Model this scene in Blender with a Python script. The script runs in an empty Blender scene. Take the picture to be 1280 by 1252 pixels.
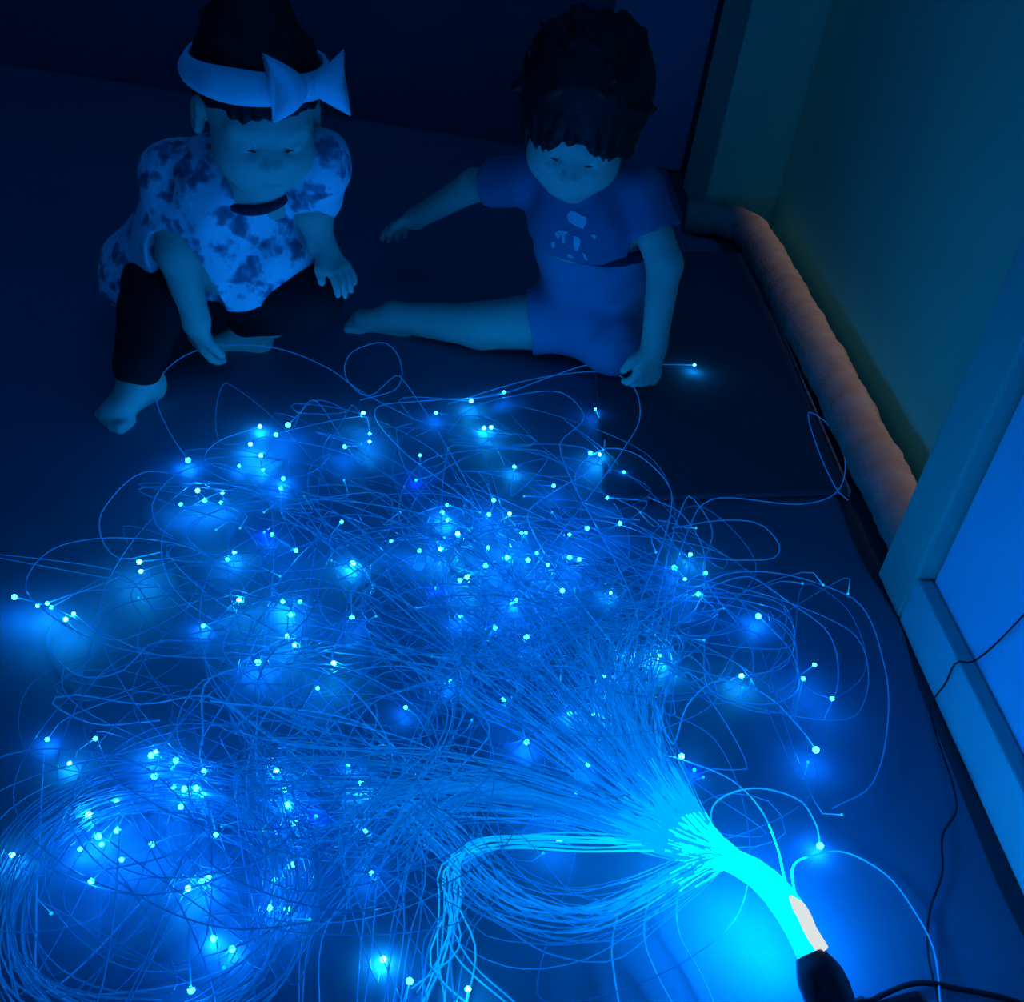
import bpy, math, random
import numpy as np
from mathutils import Matrix, Vector

SC = bpy.context.scene
COL = SC.collection

# ------------------------------------------------------------------ camera
IW, IH, FPX = 1280.0, 1252.0, 1300.0
CXP, CYP = IW / 2, IH / 2
CAM_H = 0.80
_d = np.array([350 - CXP, -(2470 - CYP), -FPX]); _d /= np.linalg.norm(_d)      # straight down, seen by the camera
_up = -_d
_fw = np.array([0, 0, -1.0]); _yy = _fw - np.dot(_fw, _up) * _up; _yy /= np.linalg.norm(_yy)
_xx = np.cross(_yy, _up)
RC = np.array([_xx, _yy, _up])
CP = np.array([0, 0, CAM_H])
cd = bpy.data.cameras.new('camera'); cam = bpy.data.objects.new('camera', cd); COL.objects.link(cam)
cd.sensor_fit = 'HORIZONTAL'; cd.sensor_width = 36; cd.lens = FPX / IW * 36; cd.clip_start = 0.02
cam.matrix_world = Matrix.Translation(Vector(CP)) @ Matrix([list(r) for r in RC]).to_4x4()
SC.camera = cam

# ------------------------------------------------------------------ world, lights, exposure
SC.view_settings.view_transform = 'Standard'; SC.view_settings.look = 'None'
SC.view_settings.exposure = 0.0; SC.view_settings.gamma = 1.0; SC.view_settings.use_curve_mapping = False
wd = bpy.data.worlds.new('night'); SC.world = wd; wd.use_nodes = True
wd.node_tree.nodes['Background'].inputs[0].default_value = (0.0, 0.22, 1, 1)
wd.node_tree.nodes['Background'].inputs[1].default_value = 0.30

L_TIP = 225.0            # radiance of the fibre ends
LIGHT_BLUE = (0.0, 0.19, 1.0)

def light(name, kind, loc, color, energy, **kw):
    l = bpy.data.lights.new(name, kind); o = bpy.data.objects.new(name, l); COL.objects.link(o)
    o.location = loc; l.color = color; l.energy = energy
    for k, v in kw.items(): setattr(l, k, v)
    return o

def ray(x, y):
    d = RC @ np.array([x - CXP, -(y - CYP), -FPX]); return d / np.linalg.norm(d)
def PZ(x, y, z=0.0):            # point at height z that the photo shows at (x, y)
    d = ray(x, y); return CP + d * ((z - CP[2]) / d[2])
def P(x, y, Y):                 # point at distance Y into the room
    d = ray(x, y); return CP + d * (Y / d[1])

# the door side of the room runs almost straight away from the camera
_wd = np.array([-0.088, 1.0, 0]); _wd /= np.linalg.norm(_wd)
_wn = np.array([-_wd[1], _wd[0], 0])            # into the room
W0 = np.array([0.498, 1.023, 0.0])              # front face of the baseboard, at its end
def RW(s, n, z): return W0 + _wd * s + _wn * n + np.array([0, 0, z])

# unseen warm lamp added above the door, aimed down to light the plush roll
_p = RW(0.72, -0.078, 2.05)
hl = light('added_warm_lamp_over_door', 'AREA', _p, (1.0, 0.80, 0.70), 0.105, shape='RECTANGLE', size=0.03, size_y=1.25, spread=math.radians(4.5))
hl.rotation_euler = (0, 0, math.atan2(_wd[1], _wd[0]) - math.pi / 2)

# ------------------------------------------------------------------ materials
def mat(name, col, rough=0.7, emit=None, estr=0.0, spec=0.3, bump=None, var=None):
    m = bpy.data.materials.new(name); m.use_nodes = True
    nt = m.node_tree; b = nt.nodes['Principled BSDF']
    b.inputs['Base Color'].default_value = (*col, 1); b.inputs['Roughness'].default_value = rough
    b.inputs['Specular IOR Level'].default_value = spec
    if emit:
        b.inputs['Emission Color'].default_value = (*emit, 1); b.inputs['Emission Strength'].default_value = estr
    tc = nt.nodes.new('ShaderNodeTexCoord')
    if var:                                      # (scale, second colour)
        n = nt.nodes.new('ShaderNodeTexNoise'); n.inputs['Scale'].default_value = var[0]; n.inputs['Detail'].default_value = 4
        r = nt.nodes.new('ShaderNodeValToRGB'); r.color_ramp.elements[0].position = .35; r.color_ramp.elements[1].position = .7
        r.color_ramp.elements[0].color = (*col, 1); r.color_ramp.elements[1].color = (*var[1], 1)
        nt.links.new(tc.outputs['Object'], n.inputs['Vector']); nt.links.new(n.outputs['Fac'], r.inputs['Fac'])
        nt.links.new(r.outputs['Color'], b.inputs['Base Color'])
    if bump:                                     # (scale, strength, distance)
        n = nt.nodes.new('ShaderNodeTexNoise'); n.inputs['Scale'].default_value = bump[0]; n.inputs['Detail'].default_value = 3
        bp = nt.nodes.new('ShaderNodeBump'); bp.inputs['Strength'].default_value = bump[1]; bp.inputs['Distance'].default_value = bump[2]
        nt.links.new(tc.outputs['Object'], n.inputs['Vector']); nt.links.new(n.outputs['Fac'], bp.inputs['Height'])
        nt.links.new(bp.outputs['Normal'], b.inputs['Normal'])
    return m

M = {}
M['floor'] = mat('floor_boards', (.06, .07, .09), .6, bump=(20, .2, .003))
M['sheet'] = mat('pale_vinyl', (.15, .155, .215), .6, bump=(9, .25, .004), var=(3, (.18, .185, .25)))
M['mat'] = mat('dark_mat', (.085, .095, .12), .9, bump=(180, .4, .002))
M['wall'] = mat('wall_paint', (.50, .60, .70), .75, bump=(60, .1, .001))
M['wall_teal'] = mat('teal_paint', (.10, .66, .42), .8, bump=(40, .1, .001))
M['wall_navy'] = mat('navy_paint', (.10, .11, .15), .85)
M['pale_panel'] = mat('pale_blue', (.22, .26, .36), .7)
M['trim'] = mat('trim_paint', (.45, .55, .50), .6)
M['casing'] = mat('casing_paint', (.16, .46, .34), .6)
M['roll'] = mat('brown_plush', (.42, .33, .28), .95, spec=.05, bump=(260, .9, .004), var=(30, (.34, .25, .19)))
M['black'] = mat('black_plastic', (.012, .014, .018), .4, spec=.5)
M['cord'] = mat('black_rubber', (.008, .009, .012), .6)
M['skin'] = mat('skin', (.60, .50, .40), .6, spec=.3)
M['hair'] = mat('black_hair', (.006, .006, .008), .55, spec=.3, bump=(120, .6, .003))
M['white_cloth'] = mat('white_cotton', (.74, .78, .86), .85, bump=(70, .3, .002))
M['trousers'] = mat('black_trousers', (.008, .008, .011), .9)
M['tee'] = mat('navy_tee', (.13, .18, .30), .9, bump=(60, .3, .002))
M['shorts'] = mat('grey_blue_shorts', (.20, .26, .40), .9, bump=(60, .3, .002))
M['print'] = mat('shirt_print', (.50, .60, .68), .8)
M['eye'] = mat('eye_dark', (.02, .02, .02), .2)
M['dark_band'] = mat('dark_band_cloth', (.02, .025, .05), .9)

# flowered cotton: dark blossoms and small marks on white
def flower_cloth():
    m = mat('flowered_cotton', (.6, .65, .72), .85, bump=(60, .3, .002))
    nt = m.node_tree; b = nt.nodes['Principled BSDF']
    tc = [n for n in nt.nodes if n.bl_idname == 'ShaderNodeTexCoord'][0]
    nz = nt.nodes.new('ShaderNodeTexNoise'); nz.inputs['Scale'].default_value = 55
    mx = nt.nodes.new('ShaderNodeMixRGB'); mx.inputs[0].default_value = .05
    nt.links.new(tc.outputs['Object'], mx.inputs[1]); nt.links.new(tc.outputs['Object'], nz.inputs['Vector']); nt.links.new(nz.outputs['Color'], mx.inputs[2])
    v = nt.nodes.new('ShaderNodeTexVoronoi'); v.inputs['Scale'].default_value = 27; v.inputs['Randomness'].default_value = .9
    nt.links.new(mx.outputs[0], v.inputs['Vector'])
    r = nt.nodes.new('ShaderNodeValToRGB'); e = r.color_ramp.elements
    e[0].position = .16; e[0].color = (.10, .14, .22, 1); e[1].position = .50; e[1].color = (.74, .78, .86, 1)
    k = e.new(.33); k.color = (.22, .30, .40, 1)
    nt.links.new(v.outputs['Distance'], r.inputs['Fac']); nt.links.new(r.outputs['Color'], b.inputs['Base Color'])
    return m
M['flower'] = flower_cloth()

def emis(name, col, s, sample=True, red=0.0):
    m = bpy.data.materials.new(name); m.use_nodes = True; nt = m.node_tree
    nt.nodes.remove(nt.nodes['Principled BSDF'])
    e = nt.nodes.new('ShaderNodeEmission'); e.inputs[0].default_value = (*col, 1); e.inputs[1].default_value = s
    nt.links.new(e.outputs[0], nt.nodes['Material Output'].inputs[0])
    if not sample: m.cycles.emission_sampling = 'NONE'
    return m
M['tip'] = emis('fibre_end_cyan', (.0014, .18, 1.0), L_TIP)
M['tip_green'] = emis('fibre_end_green', (.0028, .27, .80), L_TIP * 1.5)
M['tip_dim'] = emis('fibre_end_dim', (.0, .13, .30), 5.0, False)
M['added_blue_glow'] = emis('added_deep_blue_glow', (.0, .02, 1.0), L_TIP * .9)  # added emitters that colour the floor like blue sensor clipping
M['guide'] = emis('light_guide_glow', (.72, .78, .78), 1.0, False)
L_ROOT = 95.0

# side-lit fibre: how much light leaves the strand falls off along its length and rises at the cut end
def strand_mat(name, strength, sample):
    m = bpy.data.materials.new(name); m.use_nodes = True; nt = m.node_tree; b = nt.nodes['Principled BSDF']
    b.inputs['Base Color'].default_value = (.12, .18, .26, 1); b.inputs['Roughness'].default_value = .25
    a = nt.nodes.new('ShaderNodeAttribute'); a.attribute_name = 'light_output'
    r = nt.nodes.new('ShaderNodeValToRGB'); e = r.color_ramp.elements
    e[0].position = 0; e[0].color = (0, .008, .05, 1)
    e[1].position = 1; e[1].color = (0, .86, .78, 1)
    for pos, c in ((.15, (0, .036, .21)), (.35, (0, .10, .48)), (.6, (0, .23, .95)), (.8, (0, .55, .95))):
        k = e.new(pos); k.color = (*c, 1)
    nt.links.new(a.outputs['Fac'], r.inputs['Fac']); nt.links.new(r.outputs['Color'], b.inputs['Emission Color'])
    b.inputs['Emission Strength'].default_value = strength
    m.cycles.emission_sampling = 'AUTO' if sample else 'NONE'
    return m
M['strand'] = strand_mat('lit_fibre', 1.0, False)
M['root'] = emis('lit_fibre_root', (0, .20, 1.0), L_ROOT)
M['root2'] = emis('lit_fibre_neck', (0, .28, 1.0), L_ROOT * .15)
M['root3'] = emis('lit_fibre_fan', (0, .30, 1.0), 1.5)

# ------------------------------------------------------------------ object helpers
def link(name, verts, faces, m, parent=None, smooth=True):
    me = bpy.data.meshes.new(name)
    me.from_pydata([tuple(map(float, v)) for v in verts], [], [tuple(map(int, f)) for f in faces]); me.update()
    if smooth: me.polygons.foreach_set('use_smooth', [True] * len(me.polygons))
    me.materials.append(m)
    o = bpy.data.objects.new(name, me); COL.objects.link(o)
    if parent: o.parent = parent
    return o
def tag(o, label, cat, group=None, kind=None):
    if label: o['label'] = label
    if cat: o['category'] = cat
    if group: o['group'] = group
    if kind: o['kind'] = kind
    return o
def structure(o): o['kind'] = 'structure'; return o
def empty(name, loc=(0, 0, 0)):
    o = bpy.data.objects.new(name, None); COL.objects.link(o); o.location = tuple(map(float, loc)); o.empty_display_size = .05; return o
def adopt(o, parent):                 # keep world placement under an Empty that is only translated
    o.parent = parent; o.matrix_parent_inverse = Matrix.Translation(parent.location).inverted()
    return o

def prism(corners8, name, m, parent=None, bevel=0.0):
    f = [(0, 3, 2, 1), (4, 5, 6, 7), (0, 1, 5, 4), (1, 2, 6, 5), (2, 3, 7, 6), (3, 0, 4, 7)]
    o = link(name, corners8, f, m, parent, smooth=False)
    if bevel:
        md = o.modifiers.new('bevel', 'BEVEL'); md.width = bevel; md.segments = 2
    return o
def rbox(name, s0, s1, n0, n1, z0, z1, m, parent=None, bevel=0.0):      # box along the door wall
    c = [RW(s0, n0, z0), RW(s0, n1, z0), RW(s1, n1, z0), RW(s1, n0, z0), RW(s0, n0, z1), RW(s0, n1, z1), RW(s1, n1, z1), RW(s1, n0, z1)]
    return prism(c, name, m, parent, bevel)

def catmull(pts, n, per=None):
    pts = np.array(pts, float); p = np.vstack([2 * pts[0] - pts[1], pts, 2 * pts[-1] - pts[-2]])
    # centripetal-like: sample uniformly in chord length
    seg = np.linalg.norm(np.diff(pts, axis=0), axis=1) + 1e-6
    cum = np.concatenate([[0], np.cumsum(seg)]); t = np.linspace(0, cum[-1], n)
    i = np.clip(np.searchsorted(cum, t, 'right') - 1, 0, len(seg) - 1); u = ((t - cum[i]) / seg[i])[:, None]
    p0, p1, p2, p3 = p[i], p[i + 1], p[i + 2], p[i + 3]
    s = seg[i][:, None]
    sp = np.concatenate([[seg[0]], seg])[i][:, None]; sn = np.concatenate([seg, [seg[-1]]])[i + 1][:, None]
    m1 = (p2 - p0) * s / (s + sp); m2 = (p3 - p1) * s / (s + sn)
    return (2 * u**3 - 3 * u**2 + 1) * p1 + (u**3 - 2 * u**2 + u) * m1 + (-2 * u**3 + 3 * u**2) * p2 + (u**3 - u**2) * m2

def tube_data(path, rad, sides):
    path = np.array(path, float); n = len(path)
    T = np.gradient(path, axis=0); T /= np.linalg.norm(T, axis=1)[:, None] + 1e-9
    ref = np.array([0.13, 0.27, 0.95]); N = np.cross(T, ref); ln = np.linalg.norm(N, axis=1)
    N[ln < .05] = np.cross(T[ln < .05], np.array([1., 0, 0])); N /= np.linalg.norm(N, axis=1)[:, None] + 1e-9
    B = np.cross(T, N); rad = np.broadcast_to(rad, (n,))
    a = np.arange(sides) * 2 * math.pi / sides
    V = path[:, None, :] + rad[:, None, None] * (np.cos(a)[None, :, None] * N[:, None, :] + np.sin(a)[None, :, None] * B[:, None, :])
    V = V.reshape(-1, 3)
    i = np.arange(n - 1)[:, None] * sides; j = np.arange(sides)[None, :]; k = (j + 1) % sides
    F = np.stack([i + j, i + k, i + sides + k, i + sides + j], -1).reshape(-1, 4)
    return V, F
def tube(name, path, rad, m, parent=None, sides=8, caps=True):
    V, F = tube_data(path, rad, sides); F = [tuple(f) for f in F]; n = len(path)
    if caps: F += [tuple(range(sides))[::-1], tuple(range((n - 1) * sides, n * sides))]
    return link(name, V, F, m, parent)
def lathe(name, base, axis, prof, m, parent=None, sides=28):             # prof: (along, radius)
    base = np.array(base, float); axis = np.array(axis, float); axis /= np.linalg.norm(axis)
    path = np.array([base + axis * a for a, r in prof]); rad = np.array([r for a, r in prof])
    h = np.array([1., 0, 0]) if abs(axis[0]) < .8 else np.array([0, 1., 0])
    N = np.cross(axis, h); N /= np.linalg.norm(N); B = np.cross(axis, N); V = []; F = []
    for p, r in zip(path, rad):
        for k in range(sides):
            a = 2 * math.pi * k / sides; V.append(p + r * (math.cos(a) * N + math.sin(a) * B))
    for i in range(len(prof) - 1):
        for k in range(sides):
            q = (k + 1) % sides; F.append((i * sides + k, i * sides + q, (i + 1) * sides + q, (i + 1) * sides + k))
    F += [tuple(range(sides))[::-1], tuple(range((len(prof) - 1) * sides, len(prof) * sides))]
    return link(name, V, F, m, parent)

rnd = random.Random(11)
R_ = rnd.uniform

# ------------------------------------------------------------------ the room
structure(prism([(-1.9, -.8, -.05), (1.0, -.8, -.05), (1.0, 3.0, -.05), (-1.9, 3.0, -.05), (-1.9, -.8, 0), (1.0, -.8, 0), (1.0, 3.0, 0), (-1.9, 3.0, 0)], 'floor', M['floor']))
structure(rbox('wall_right', -1.9, -.005, -.16, -.021, 0, 2.4, M['wall']))
structure(rbox('baseboard_right', -1.9, -.001, -.021, 0, 0.001, .068, M['trim'], bevel=.003))
structure(rbox('trim_1', 0.001, .088, -.11, 0.001, 0.001, 2.10, M['casing'], bevel=.004))       # near upright of the door frame
d1 = structure(rbox('door_1', .088, 1.33, -.15, -.105, .006, 2.06, M['wall_teal'], bevel=.002))
structure(rbox('trim_2', 0.0, 1.5, -.11, -.001, 2.10, 2.2, M['casing'], bevel=.004))
structure(rbox('wall_right_far', 1.34, 1.62, -.30, .055, 0, 2.4, M['wall_teal'], bevel=.004))    # pier beyond the door
structure(rbox('wall_right_upper', -.005, 1.34, -.16, -.021, 2.2, 2.4, M['wall']))
structure(prism([(-1.9, 2.78, 0), (1.0, 2.78, 0), (1.0, 2.86, 0), (-1.9, 2.86, 0), (-1.9, 2.78, 2.4), (1.0, 2.78, 2.4), (1.0, 2.86, 2.4), (-1.9, 2.86, 2.4)], 'wall_back', M['wall_navy']))
structure(prism([(-1.96, -.8, 0), (-1.9, -.8, 0), (-1.9, 2.86, 0), (-1.96, 2.86, 0), (-1.96, -.8, 2.4), (-1.9, -.8, 2.4), (-1.9, 2.86, 2.4), (-1.96, 2.86, 2.4)], 'wall_left', M['wall_navy']))
d2 = structure(prism([(.06, 2.735, .005), (.30, 2.735, .005), (.30, 2.78, .005), (.06, 2.78, .005), (.06, 2.735, 2.0), (.30, 2.735, 2.0), (.30, 2.78, 2.0), (.06, 2.78, 2.0)], 'back_panel', M['pale_panel'], bevel=.004))  # lighter upright panel against the back wall

# pale floor sheet with a wavering edge along the wall
def floor_sheet():
    edge = []
    for y in np.linspace(-.6, 2.765, 120):
        s = (y - W0[1]) / _wd[1]
        gap = .007 + .006 * math.sin(9 * y + .6) + .004 * math.sin(23 * y)
        if y < .86: gap += .012 * min(1, (.86 - y) / .12)
        gap += .012 * max(0, min(1, (y - 1.0) / .1))
        if y > 2.28: gap = max(gap, .085)
        p = RW(s, gap, 0); edge.append((p[0], y))
    V, F = [], []; nx = 24
    for (xe, y) in edge:
        for i in range(nx + 1):
            t = i / nx; x = -1.7 + (xe + 1.7) * (1 - (1 - t) ** 2)
            V.append((x, y, .004 + (.002 * math.sin(17 * x + 5 * y) ** 2) * (t > .02)))
    w = nx + 1
    for j in range(len(edge) - 1):
        for i in range(nx): F.append((j * w + i, j * w + i + 1, (j + 1) * w + i + 1, (j + 1) * w + i))
    o = link('floor_sheet', V, F, M['sheet'])
    md = o.modifiers.new('solid', 'SOLIDIFY'); md.thickness = .003; md.offset = -1
    return tag(o, 'large pale vinyl sheet spread on the floor under the glowing strands', 'floor sheet')
floor_sheet()

a0, a1 = PZ(895, 630), PZ(1055, 625); b1 = PZ(985, 455)
def floor_mat():
    dirx = (a1 - a0) / np.linalg.norm(a1 - a0)
    nl = a1 - dirx * .37; far = b1 + (b1 - a1) * 1.15; fl = far - dirx * .37
    c = [nl, a1, far, fl]
    o = prism([(p[0], p[1], .0075) for p in c] + [(p[0], p[1], .016) for p in c], 'floor_mat', M['mat'], bevel=.003)
    # hem strip along the side next to the door
    q = [a1 + [.002, 0, 0], a1 + [.0055, 0, 0], far + [.0055, 0, 0], far + [.002, 0, 0]]
    h = prism([(p[0], p[1], .0078) for p in q] + [(p[0], p[1], .0168) for p in q], 'hem', M['roll'], o)
    return tag(o, 'dark floor mat under the toddler in the printed shirt', 'mat')

floor_mat()

# plush roll at the foot of the door
def plush_roll():
    pts = [RW(.095, -.05, .040), RW(.3, -.048, .040), RW(.6, -.05, .040), RW(.9, -.047, .040), RW(1.15, -.043, .040), RW(1.25, -.030, .040), RW(1.285, .01, .039), RW(1.292, .06, .037), RW(1.295, .10, .036)]
    path = catmull(pts, 220); n = len(path)
    V, F = tube_data(path, .037, 26)
    r = np.random.RandomState(4)
    j = r.normal(0, .0009, V.shape); V = V + j
    s = np.linspace(0, 40, n).repeat(26); ctr = path.repeat(26, axis=0)
    V = ctr + (V - ctr) * (1 + .03 * np.sin(s * 1.3) + .02 * np.sin(s * 3.1 + 1))[:, None]
    V[:, 2] = np.maximum(V[:, 2], .0015)
    F = [tuple(f) for f in F] + [tuple(range(26))[::-1], tuple(range((n - 1) * 26, n * 26))]
    o = link('draught_stopper', V, F, M['roll'])
    return tag(o, 'long brown plush roll lying along the foot of the teal door', 'draught stopper')
plush_roll()

# ------------------------------------------------------------------ cords by the wall
cp = [RW(-.30, -.015, .62), RW(-.245, -.0165, .42), RW(-.20, -.017, .25), RW(-.165, -.016, .12), RW(-.15, -.010, .074), RW(-.146, .003, .069), RW(-.15, .006, .04), RW(-.16, .016, .011),
      PZ(1196, 1005, .010), PZ(1178, 1045, .010), PZ(1178, 1090, .010), PZ(1162, 1140, .010), PZ(1160, 1190, .010), PZ(1172, 1255, .010), PZ(1165, 1330, .010), PZ(1120, 1370, .012)]
tag(tube('power_cord', catmull(cp, 150), .0011, M['cord'], sides=6), 'thin black cord running over the white baseboard and down the floor', 'cord')
cp = [PZ(1070, 1262, .012), PZ(1110, 1240, .011), PZ(1150, 1228, .011), PZ(1200, 1236, .011), PZ(1250, 1246, .011), PZ(1300, 1262, .011)]
tag(tube('cable', catmull(cp, 50), .0026, M['cord'], sides=6), 'short black cable crossing the floor beside the black light box', 'cable')

# ------------------------------------------------------------------ fibre optic light
lamp = empty('fibre_optic_light', (PZ(1045, 1300, 0)[0], PZ(1045, 1300, 0)[1], .008))
tag(lamp, 'fibre optic light with black collar and a glowing blue tangle of strands', 'fibre light')
EX = PZ(1014, 1196, .058)                        # where the strands leave the collar
AX = EX - PZ(1044, 1262, .050); AX /= np.linalg.norm(AX)
cb = EX - AX * .050
side = np.cross(AX, [0, 0, 1.]); side /= np.linalg.norm(side)
adopt(lathe('collar', cb, AX, [(-.005, .0150), (.0, .0155), (.006, .0160), (.014, .0182), (.024, .0194), (.034, .0190), (.041, .0170), (.046, .0148), (.049, .0135), (.051, .0130)], M['black']), lamp)
hb = cb - AX * .002
def hbox(a0_, a1_, w, z0, z1, nm, m, bev):
    A = np.array([AX[0], AX[1], 0]); A /= np.linalg.norm(A); S = np.array([A[1], -A[0], 0]); b = np.array([hb[0], hb[1], 0])
    c = [b + A * a0_ - S * w, b + A * a0_ + S * w, b + A * a1_ + S * w, b + A * a1_ - S * w]
    o = prism([(*p[:2], z0) for p in c] + [(*p[:2], z1) for p in c], nm, m, bevel=bev); return adopt(o, lamp)
hs = hbox(-.17, .0, .062, .009, .078, 'light_box', M['black'], .006)
hbox(.0, .004, .026, .022, .074, 'front_plate', M['black'], .002)
adopt(lathe('screw', hb + AX * .004 + np.array([.006, 0, .030]), AX, [(0, .004), (.0015, .004), (.002, .003)], mat('bright_steel', (.6, .6, .6), .25), None, 12), lamp)
gp = [EX + side * .0075 + [0, 0, .008], PZ(1013, 1162, .075), PZ(1003, 1140, .078), PZ(988, 1120, .078)]
adopt(tube('light_guide', catmull(gp, 24), np.concatenate([np.full(18, .0055), np.linspace(.0055, .0015, 6)]), M['guide'], sides=10), lamp)
TIPS = '''18,746,60,757 59,754,150,716 64,759,150,718 47,757,110,738 92,767,150,800 82,774,118,822 174,702,250,690 176,714,250,692 235,575,200,505 325,533,272,552
360,531,395,500 345,543,275,553 313,555,335,566 326,569,332,590 329,587,332,620 299,582,330,583 354,598,350,630 351,610,352,640 247,613,270,640 256,625,290,640
226,630,250,650 278,616,290,640 276,628,300,640 340,668,372,690 370,688,342,670 427,652,412,676 441,704,445,760 299,750,262,778 254,782,318,764 322,828,340,800
354,751,370,770 363,768,375,800 375,752,395,760 359,795,372,820 368,806,355,830 417,829,410,800 440,772,440,740 431,558,455,555 284,699,300,690 293,691,295,720
589,501,500,498 630,490,592,501 545,516,580,520 614,534,640,545 605,535,620,560 454,516,463,540 462,552,450,580 462,542,455,520 744,511,752,542 738,566,720,590
750,568,728,585 780,590,806,616 759,622,810,628 692,607,662,609 643,583,640,620 617,625,598,590 611,643,617,625 525,569,530,600 559,631,580,640 553,640,580,660
559,650,590,660 637,642,620,625 657,666,640,690 652,666,650,700 637,682,640,720 610,684,580,670 524,688,520,720 551,686,580,670 489,676,550,672 572,667,570,720
634,697,640,740 660,700,650,720 671,691,690,670 685,706,660,690 712,697,690,690 724,699,700,700 712,668,705,690 734,660,715,668 775,654,728,688 703,738,680,715
575,725,600,712 584,721,608,708 607,707,620,700 646,750,632,728 640,752,630,730 576,770,590,790 619,785,635,795 658,796,670,780 763,741,780,760 824,821,800,782
863,693,855,725 882,716,862,725 873,742,896,768 856,723,838,706 843,709,858,725 562,849,588,878 868,456,800,456 507,884,525,900 435,956,410,945 452,978,435,966
457,1038,457,1010 464,1091,445,1092 512,1226,504,1256 585,1236,578,1262 479,1199,470,1230 630,874,640,900 712,892,725,915 735,955,710,940 678,1003,672,1030 706,995,712,1020
699,1050,720,1060 843,1067,842,1040 852,945,860,970 658,927,645,900 763,847,780,840 755,846,790,842 742,894,760,910 948,770,990,812 1018,831,962,864 1004,848,990,900
1040,873,1008,860 927,845,985,828 1020,937,1000,912 1025,1057,1020,1030 824,820,806,790 59,924,85,895 119,923,90,950 87,954,140,944 195,939,240,955 189,944,220,950
220,950,250,960 193,970,230,985 217,983,250,990 230,986,260,1000 245,985,270,1000 254,993,268,1040 255,963,250,930 226,1008,230,980 146,1002,200,990 111,1018,130,1045
127,1055,150,1030 146,1037,160,1010 100,1061,120,1040 123,1045,150,1020 152,1074,190,1056 190,1055,240,1040 114,1101,140,1080 270,1043,256,1000 235,1110,260,1098 252,1101,275,1095
260,1097,290,1090 337,1134,345,1105 359,1136,350,1100 343,1099,330,1070 367,1080,350,1060 267,1173,261,1115 290,1186,330,1210 239,1237,243,1150 346,962,320,962 355,987,360,930
369,1027,345,1020 359,1006,350,980 15,1068,42,1096 397,860,410,880'''
DIM = '''173,747 270,662 1003,729 1029,731 1060,742 879,971 928,859 848,794 1052,1018 1010,952 277,1032 328,1037 387,1149 280,1209 64,1141 679,1066 572,700 590,660 500,640 430,600 520,760
610,800 560,560 690,640 655,620 600,640 415,700 470,770 540,820 330,640 300,660 380,620 350,720 820,690 800,640 870,660 880,800 905,760 700,850 640,870 590,900 480,930'''
BLUE_BLOBS = '''340,1000 868,962 762,850 330,665 720,990 555,672 765,600 215,960 345,1040 520,600 545,735 395,1020 690,1015 255,1110'''  # spots for the added blue glow points
FIX = {}        # strands whose course the photo shows: tip -> pixel waypoints (x, y, z) walked back from the tip
FIX[(235, 575)] = [(212, 540, .012), (196, 500, .02), (205, 465, .03), (240, 440, .045), (290, 431, .05), (350, 436, .045), (410, 460, .035), (450, 488, .02), (510, 520, .02), (600, 560, .03)]
FIX[(868, 456)] = [(800, 455, .04), (740, 455, .03), (690, 470, .02), (620, 494, .02), (540, 500, .02), (470, 510, .02), (500, 560, .03), (600, 640, .03)]
FIX[(1020, 937)] = [(1000, 910, .01), (960, 870, .02), (900, 850, .03), (860, 880, .03), (840, 930, .04)]
FIX[(1025, 1057)] = [(1020, 1030, .02), (1000, 1000, .03), (940, 985, .05), (890, 1010, .06)]
FIX[(948, 770)] = [(970, 792, .01), (990, 815, .015), (998, 860, .02), (960, 880, .03), (900, 870, .03), (860, 840, .04)]
FIX[(744, 511)] = [(752, 530, .01), (755, 560, .02), (735, 590, .03), (700, 610, .03), (660, 650, .04)]
FIX[(780, 590)] = [(790, 606, .01), (812, 622, .015), (850, 640, .02), (880, 690, .02), (870, 760, .03), (820, 800, .04)]
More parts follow.
